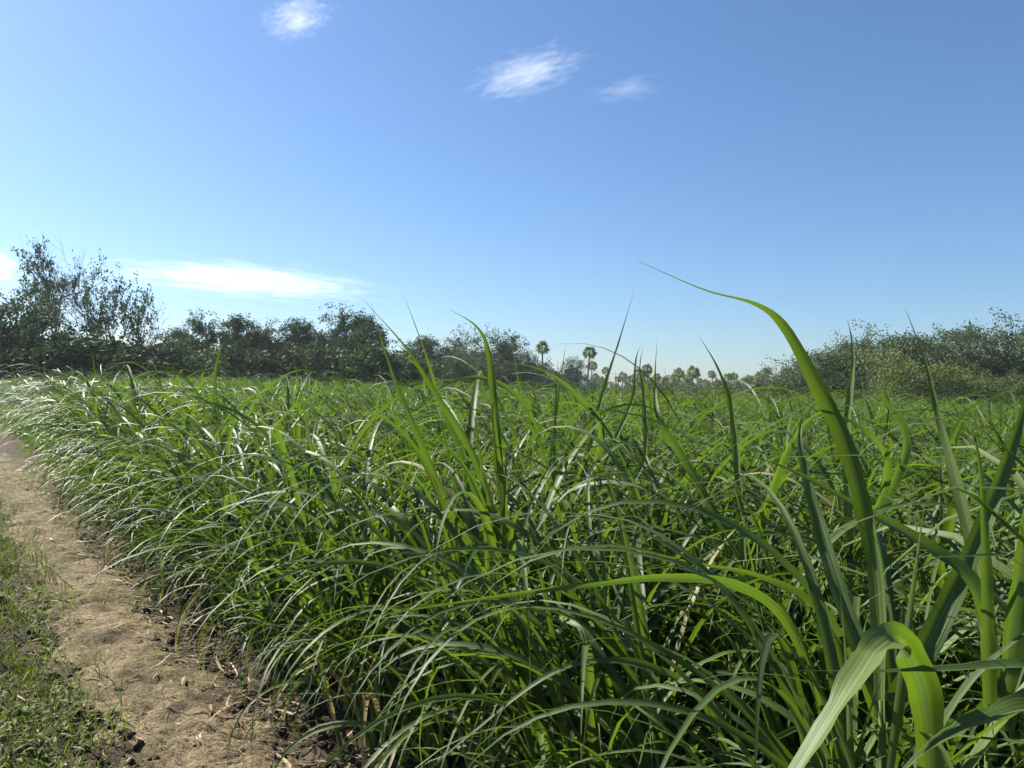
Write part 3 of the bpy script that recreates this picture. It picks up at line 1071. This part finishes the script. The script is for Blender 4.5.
proto('sparse', M_TREE, seed=31, H=10, spread=1.05, stems=2, leaf_n=5600, leaf_s=0.20, bare=0.2, low=0.5, r0=0.11, cluster=0.32, nchild=6, tropism=0.12, lean0=0.3)
proto('airy', M_TREE, seed=21, H=8, spread=0.8, stems=3, leaf_n=6000, leaf_s=0.19, bare=0.12, low=0.3, r0=0.1, cluster=0.3, nchild=5, lean0=0.5)
proto('bare', M_TREE, seed=2, H=10, spread=0.6, stems=1, leaf_n=260, leaf_s=0.2, bare=0.7, low=0.55, r0=0.13, cluster=0.3, nchild=7, lean0=0.7)
proto('round_a', M_TREE, seed=3, H=7, spread=0.95, stems=2, leaf_n=13000, leaf_s=0.19, low=0.35, cluster=0.4, dome=1.05, lobes=9, gaps=0.38)
proto('round_b', M_TREE, seed=4, H=7, spread=1.0, stems=3, leaf_n=12500, leaf_s=0.19, low=0.4, cluster=0.38, bare=0.08, dome=0.95, lobes=9, gaps=0.42)
proto('dense_a', M_TREE, seed=5, H=7, spread=1.05, stems=4, leaf_n=12000, leaf_s=0.19, low=0.05, cluster=0.5, lean0=0.6, dome=1.1, lobes=10)
proto('shrub_a', M_TREE, seed=6, H=4, spread=1.1, stems=6, leaf_n=9000, leaf_s=0.2, low=0.0, cluster=0.45, r0=0.05, lean0=0.9, nchild=4)
proto('shrub_b', M_TREE, seed=7, H=3.5, spread=1.2, stems=7, leaf_n=8000, leaf_s=0.2, low=0.0, cluster=0.5, r0=0.05, lean0=1.1, nchild=4)
proto('bush_a', M_BUSH, seed=8, H=6, spread=1.05, stems=5, leaf_n=12000, leaf_s=0.17, low=0.0, cluster=0.36, r0=0.07, lean0=0.6, dome=1.3, lobes=6, gaps=0.36)
proto('bush_b', M_BUSH, seed=9, H=6, spread=1.1, stems=6, leaf_n=12000, leaf_s=0.17, low=0.0, cluster=0.36, r0=0.07, lean0=0.7, dome=1.25, lobes=6, gaps=0.36)
proto('olive', M_OLIVE, seed=10, H=5, spread=1.15, stems=7, leaf_n=12000, leaf_s=0.15, low=0.0, cluster=0.4, r0=0.05, lean0=0.9, tropism=0.0, dome=1.3, lobes=8, gaps=0.28)
proto('far_a', M_FAR, seed=12, H=7, spread=1.0, stems=3, leaf_n=3500, leaf_s=0.5, low=0.1, cluster=0.6, levels=2, nchild=6)
proto('far_b', M_FAR, seed=13, H=6, spread=1.1, stems=4, leaf_n=3000, leaf_s=0.5, low=0.1, cluster=0.6, levels=2, nchild=6)


def horizon_y(px_):
    """pixel row of the true horizon under this camera at pixel column px_"""
    q = np.array([[(px_ - 512) / F * 5000, 5000, CAM_Z]])
    return float(proj(q)[1][0])


def ground_at(px_, depth):
    hy = horizon_y(px_)
    w = P(px_, hy, depth)
    return w[0], w[1], hy


trng = np.random.default_rng(77)


def plant(name, key, px_, top, depth, label, cat, group=None, wide=1.0, rot=None):
    x, y, hy = ground_at(px_, depth)
    tr, cr, h = PROTO[key]
    want = (hy - top) / F * depth + CAM_Z
    s = want / h
    o = empty(name, (x, y, -0.05), label, cat, group)
    o.rotation_euler = (0, 0, trng.uniform(0, 6.283) if rot is None else rot)
    o.scale = (s * wide, s * wide, s)
    link('trunk', tr, o)
    link('crown', cr, o)
    return o


# far left group
plant('leafy_tree', 'dense_a', -30, 286, 44, 'dense dark tree cut by the left edge of the photo', 'tree')
plant('leafy_tree', 'round_a', 20, 326, 47, 'round dark tree below the tall sparse tree at far left', 'tree', wide=0.9)
plant('sparse_tree', 'sparse', 46, 253, 50, 'tallest tree at far left, sparse leaves on an airy crown of thin branches', 'tree', wide=0.62)
plant('bare_tree', 'bare', 80, 253, 49, 'nearly leafless tree with a curved trunk between two leafy trees', 'tree', rot=2.6, wide=0.8)
plant('sparse_tree', 'airy', 116, 286, 49, 'loose airy tree just left of the long low cloud, sky showing through', 'tree', wide=0.62)
plant('bare_tree', 'bare', 146, 300, 50, 'small bare twiggy tree at the right side of the far left group', 'tree', rot=0.5, wide=0.7)
for q in ((-5, 338, 43, 'shrub_a'), (30, 340, 43, 'shrub_b'), (62, 345, 44, 'shrub_a'), (95, 347, 44, 'shrub_b'), (128, 350, 45, 'shrub_a'), (158, 350, 50, 'shrub_b')):
    plant('shrub', q[3], q[0], q[1], q[2], 'dark leafy shrub under the far left trees', 'shrub', 'shrubs under the far left trees', wide=1.25)
# middle left row
for q in ((178, 333, 63, 'round_a', 'round tree at the left end of the row under the low cloud'),
          (208, 323, 64, 'round_b', 'second tree of the row under the low cloud, brownish and wide'),
          (240, 322, 65, 'round_a', 'third tree of the row under the low cloud, dark and round'),
          (272, 330, 66, 'round_b', 'lower airy tree in the dip of the row right of the low cloud middle'),
          (300, 325, 66, 'round_a', 'tree between the dip and the highest crown of the row'),
          (330, 317, 66, 'round_b', 'highest tree of the row beneath the right end of the low cloud'),
          (362, 321, 66, 'round_a', 'broad dark tree at the right end of the row, sky on its right')):
    plant('leafy_tree', q[3], q[0], q[1], q[2], q[4], 'tree', 'row of dark trees beyond the field', wide=1.05)
for i, x_ in enumerate(range(165, 400, 24)):
    plant('shrub', ('shrub_a', 'shrub_b')[i % 2], x_, 352 + 3 * (i % 3), 58, 'dark low shrub in front of the row of trees', 'shrub', 'low shrubs before the row of trees', wide=1.2)
# lower thicket towards the palms
for i, (x_, t_, d_) in enumerate(((402, 346, 92), (428, 341, 94), (455, 337, 96), (482, 341, 98), (508, 347, 100), (530, 355, 108), (553, 362, 118), (415, 356, 86), (445, 358, 88), (475, 360, 90), (505, 364, 92), (578, 369, 135))):
    plant('leafy_tree', ('dense_a', 'round_a', 'bush_a')[i % 3], x_, t_, d_, 'low bushy tree in the thicket sloping down from the left towards the palms', 'tree', 'bushy trees of the thicket left of the palms', wide=1.15)
# right side
for q in ((782, 380, 80, 'bush_b', 'small bush at the left end of the right hand thicket'),
          (802, 358, 72, 'bush_a', 'grey green bush next to the left end of the right hand thicket'),
          (826, 346, 66, 'bush_b', 'grey green bush partly behind the broad arching cane leaf'),
          (852, 342, 64, 'bush_a', 'tall bush rising behind the pointed cane tip'),
          (882, 342, 64, 'bush_b', 'bush behind the left side of the yellowish bush'),
          (908, 345, 66, 'bush_a', 'bush whose crown just tops the yellowish bush'),
          (944, 332, 66, 'bush_b', 'tall wide bush up behind the right side of the yellowish bush'),
          (974, 334, 66, 'bush_a', 'highest bush of the right hand thicket'),
          (1008, 340, 65, 'bush_b', 'tall bush near the right edge of the photo'),
          (1042, 344, 64, 'bush_a', 'tall bush cut by the right edge of the photo')):
    plant('leafy_bush', q[3], q[0], q[1], q[2], q[4], 'bush', wide=1.1)
plant('yellowish_bush', 'olive', 908, 356, 51, 'rounded yellowish green bush standing out before the grey green thicket', 'bush', wide=0.95)
plant('yellowish_bush', 'olive', 985, 372, 54, 'lower dull olive bush to the right of the yellowish one', 'bush', wide=1.1, rot=1.0)
for i, (x_, t_, d_) in enumerate(((775, 392, 76), (800, 385, 66), (830, 382, 62), (862, 380, 58), (955, 384, 55), (1020, 385, 56), (1045, 380, 56))):
    plant('shrub', ('shrub_a', 'shrub_b')[i % 2], x_, t_, d_, 'dark low shrub at the foot of the right hand thicket', 'shrub', 'low shrubs below the right hand thicket', wide=1.4)
# far row behind the palms
frng = np.random.default_rng(9)
for i in range(34):
    x_ = 545 + i * 7.2 + frng.uniform(-3, 3)
    plant('distant_tree', ('far_a', 'far_b')[i % 2], x_, frng.uniform(378, 389), frng.uniform(170, 230), 'hazy low tree in the distant row among the palms', 'tree', 'distant trees among the palms', wide=frng.uniform(0.9, 1.3))


# palms
def make_palm(seed, H, crown_r, nf=40):
    g = np.random.default_rng(seed)
    w = Acc()
    z = np.linspace(-0.2, H, 12)
    bend = g.normal(0, 0.35)
    pts = np.stack([bend * (z / H) ** 2, g.normal(0, 0.2) * (z / H) ** 2, z], -1)
    Vt, Qt = tube(pts, np.linspace(0.21, 0.12, 12) + 0.05 * np.exp(-((z - 0) / 0.6) ** 2), 8)
    w.add(Vt, Qt)
    c = Acc()
    top = pts[-1]
    for i in range(nf):
        el = math.asin(g.uniform(-0.75, 1.0))
        az = i * 2.39996 + g.normal(0, 0.2)
        d = np.array([math.cos(az) * math.cos(el), math.sin(az) * math.cos(el), math.sin(el)])
        pl = crown_r * g.uniform(0.40, 0.6)
        pet = np.array([top, top + d * pl * 0.5 + [0, 0, 0.04], top + d * pl - [0, 0, 0.03]])
        Vp, Qp = tube(pet, [0.025, 0.02, 0.015], 3)
        c.add(Vp, Qp, rnd=0.5)
        # fan of pointed segments
        hub = pet[-1]
        sd = np.cross(d, [0, 0, 1.0])
        sd /= np.linalg.norm(sd) + 1e-9
        up = np.cross(sd, d)
        tw_ = g.normal(0, 0.8)
        sd, up = sd * math.cos(tw_) + up * math.sin(tw_), up * math.cos(tw_) - sd * math.sin(tw_)
        rr = g.random() * 0.6 + 0.2
        for a in np.linspace(-1.45, 1.45, 13):
            t = d * math.cos(a) + sd * math.sin(a)
            ln = crown_r * 0.55 * (0.75 + 0.25 * math.cos(a))
            pr = np.cross(t, up)
            m_ = hub + t * ln * 0.55
            e = hub + t * ln - np.array([0, 0, 0.22 * ln])
            c.add(np.array([hub, m_ + pr * 0.05, e, m_ - pr * 0.05]), np.array([[0, 1, 2, 3]]), rnd=rr)
    return w.mesh('trunk', M_BARK), c.mesh('crown', M_PALM, smooth=False), H + crown_r * 0.75


PALM = [make_palm(40 + i, [9.0, 8.0, 6.5][i], [1.35, 1.4, 1.5][i]) for i in range(3)]


def palm(kind, px_, top, depth, label, group='fan palms beyond the field', size=None):
    x, y, hy = ground_at(px_, depth)
    tr, cr, h = PALM[kind]
    want = (hy - top) / F * depth + CAM_Z
    o = empty('fan_palm', (x, y, -0.05), label, 'palm tree', group)
    s = want / h
    o.rotation_euler = (0, 0, trng.uniform(0, 6.283))
    o.scale = (s, s, s)
    link('trunk', tr, o)
    link('crown', cr, o)


palm(0, 543, 341, 118, 'tallest fan palm, slim, at the left end of the palms')
palm(0, 587, 347, 128, 'second tallest slim fan palm, right of the tallest one')
palm(1, 591, 361, 165, 'shorter palm right beside the second tallest slim palm')
palm(1, 648, 364, 130, 'fan palm with a pale crown midway along the palms')
palm(2, 692, 366, 112, 'fan palm with the widest crown, thick trunk')
palm(1, 729, 373, 130, 'fan palm with a round crown at the right end of the palms')
palm(2, 675, 373, 135, 'shorter fan palm left of the widest crowned palm')
palm(1, 658, 373, 150, 'small fan palm just right of the pale crowned palm')
palm(1, 572, 367, 160, 'small fan palm left of the second tallest slim palm')
palm(0, 605, 367, 170, 'small slim fan palm right of the second tallest pair')
palm(1, 743, 377, 150, 'last small fan palm before the right hand thicket')
prng = np.random.default_rng(5)
for x_ in (548, 556, 563, 569, 577, 580, 594, 602, 622, 637, 645, 670, 679, 688, 705, 713, 722, 733, 747, 763, 598, 612, 619, 627, 633, 640, 653, 665, 683, 700, 709, 716, 737, 751, 758):
    palm(int(prng.integers(1, 3)), x_, prng.uniform(368, 382), prng.uniform(140, 190), 'small distant fan palm barely topping the far trees', 'small fan palms in the far row')

# ------------------------------------------------------------------ clouds (real volumes, high and far away)
def cloud(name, px_, py_, wpx, hpx, depth, rotp, label, dens, nscale, thr, seed, stretch=(1, 1, 1)):
    m, nt = new_mat('cloud_vapour')
    out = N(nt, 'ShaderNodeOutputMaterial')
    co = N(nt, 'ShaderNodeTexCoord').outputs['Generated']
    mp = N(nt, 'ShaderNodeMapping')
    mp.inputs['Scale'].default_value = (nscale * stretch[0], nscale * stretch[1], nscale * stretch[2])
    mp.inputs['Location'].default_value = (seed, seed * 0.7, seed * 1.3)
    L(nt, co, mp.inputs[0])
    no = N(nt, 'ShaderNodeTexNoise', i_Scale=1.0, i_Detail=7.0, i_Roughness=0.62, i_Distortion=0.5)
    L(nt, mp.outputs[0], no.inputs['Vector'])
    # fall off towards the hull
    vm = N(nt, 'ShaderNodeVectorMath', operation='MULTIPLY_ADD')
    vm.inputs[1].default_value = (2, 2, 2)
    vm.inputs[2].default_value = (-1, -1, -1)
    L(nt, co, vm.inputs[0])
    ln = N(nt, 'ShaderNodeVectorMath', operation='LENGTH')
    L(nt, vm.outputs[0], ln.inputs[0])
    edge = mathn(nt, 'MULTIPLY', ln.outputs['Value'], 0.42)
    v_ = mathn(nt, 'SUBTRACT', mathn(nt, 'SUBTRACT', no.outputs[0], edge), thr)
    v_ = mathn(nt, 'MAXIMUM', mathn(nt, 'MULTIPLY', v_, dens), 0.0)
    pv = N(nt, 'ShaderNodeVolumePrincipled')
    pv.inputs['Color'].default_value = (1, 1, 1, 1)
    pv.inputs['Anisotropy'].default_value = 0.35
    L(nt, v_, pv.inputs['Density'])
    L(nt, pv.outputs[0], out.inputs['Volume'])
    ce = P(px_, py_, depth)
    k = depth / F
    V = ico * 1.0
    sx, sy, sz = wpx * k / 2, wpx * k / 4, hpx * k / 2
    me = mesh_np(name, V * np.array([sx, sy, sz]), None, m, T=ft)
    o = link(name, me, None, ce)
    az = math.atan2(ce[1], ce[0]) - math.pi / 2
    o.rotation_euler = (0, -R(rotp), az)
    o.rotation_mode = 'XYZ'
    tag(o, label, 'cloud', 'clouds')


cloud('cloud', 298, 18, 100, 62, 7000, 25, 'small ragged white cloud near the top left of the sky', 0.0065, 6.5, 0.24, 1.3, (1, 1, 1.5))
cloud('cloud', 527, 74, 160, 60, 7000, 18, 'feathery streaked white cloud right of the top middle', 0.0055, 6.5, 0.24, 4.1, (1.2, 1, 2.0))
cloud('cloud', 628, 90, 105, 30, 7000, 8, 'smallest and faintest cloud wisp, right of the feathery one', 0.0028, 5.0, 0.23, 7.7, (1, 1, 1))
cloud('cloud', 246, 281, 360, 44, 9000, -1, 'long flat white cloud low above the left tree row', 0.0036, 8.5, 0.23, 2.2, (1.3, 1, 1.5))
cloud('cloud', -6, 266, 60, 34, 9000, 0, 'white cloud cut by the left edge behind the trees', 0.012, 2.5, 0.14, 9.2, (1, 1, 1))

# ------------------------------------------------------------------ air
m, nt = new_mat('haze')
out = N(nt, 'ShaderNodeOutputMaterial')
pv = N(nt, 'ShaderNodeVolumePrincipled')
pv.inputs['Color'].default_value = (0.86, 0.93, 1.0, 1)
pv.inputs['Density'].default_value = 0.0003
pv.inputs['Anisotropy'].default_value = 0.3
L(nt, pv.outputs[0], out.inputs['Volume'])
hz = np.array([(x_, y_, z_) for x_ in (-260, 260) for y_ in (-60, 320) for z_ in (-2.0, 16.0)], float)
hq = [(0, 1, 3, 2), (4, 6, 7, 5), (0, 4, 5, 1), (2, 3, 7, 6), (0, 2, 6, 4), (1, 5, 7, 3)]
ho = link('haze', mesh_np('haze', hz, hq, m, smooth=False))
tag(ho, 'thin pale haze over the field', 'haze', kind='stuff')

# ------------------------------------------------------------------ daylight
SUN_AZ, SUN_EL = -60.0, 38.0                # azimuth from the view direction, negative to the left
wd = bpy.data.worlds.new('World')
S.world = wd
wd.use_nodes = True
nt = wd.node_tree
nt.nodes.clear()
sky = N(nt, 'ShaderNodeTexSky', sky_type='NISHITA', sun_disc=False)
sky.sun_elevation = R(SUN_EL)
sky.sun_rotation = R(SUN_AZ)
sky.altitude = 2000
sky.air_density = 1.4
sky.dust_density = 3.0
sky.ozone_density = 8.0
bg = N(nt, 'ShaderNodeBackground', i_Strength=0.056)
ow = N(nt, 'ShaderNodeOutputWorld')
L(nt, sky.outputs[0], bg.inputs[0])
L(nt, bg.outputs[0], ow.inputs[0])
sd = Vector((math.sin(R(SUN_AZ)) * math.cos(R(SUN_EL)), math.cos(R(SUN_AZ)) * math.cos(R(SUN_EL)), math.sin(R(SUN_EL))))
sl = bpy.data.lights.new('sun', 'SUN')
sl.energy = 5.0
sl.angle = R(0.53)
sl.color = (1.0, 0.95, 0.87)
so = bpy.data.objects.new('sun', sl)
so.rotation_euler = (-sd).to_track_quat('-Z', 'Y').to_euler()
so.location = (-20, 10, 30)
COL.objects.link(so)

S.view_settings.view_transform = 'Standard'
S.view_settings.look = 'None'
S.view_settings.exposure = 1.46
S.view_settings.gamma = 1.0
cy = S.cycles
cy.max_bounces = 6
cy.diffuse_bounces = 1
cy.glossy_bounces = 2
cy.transmission_bounces = 4
cy.transparent_max_bounces = 4
cy.volume_bounces = 4
cy.volume_step_rate = 0.4
cy.use_denoising = True
cy.sample_clamp_indirect = 6
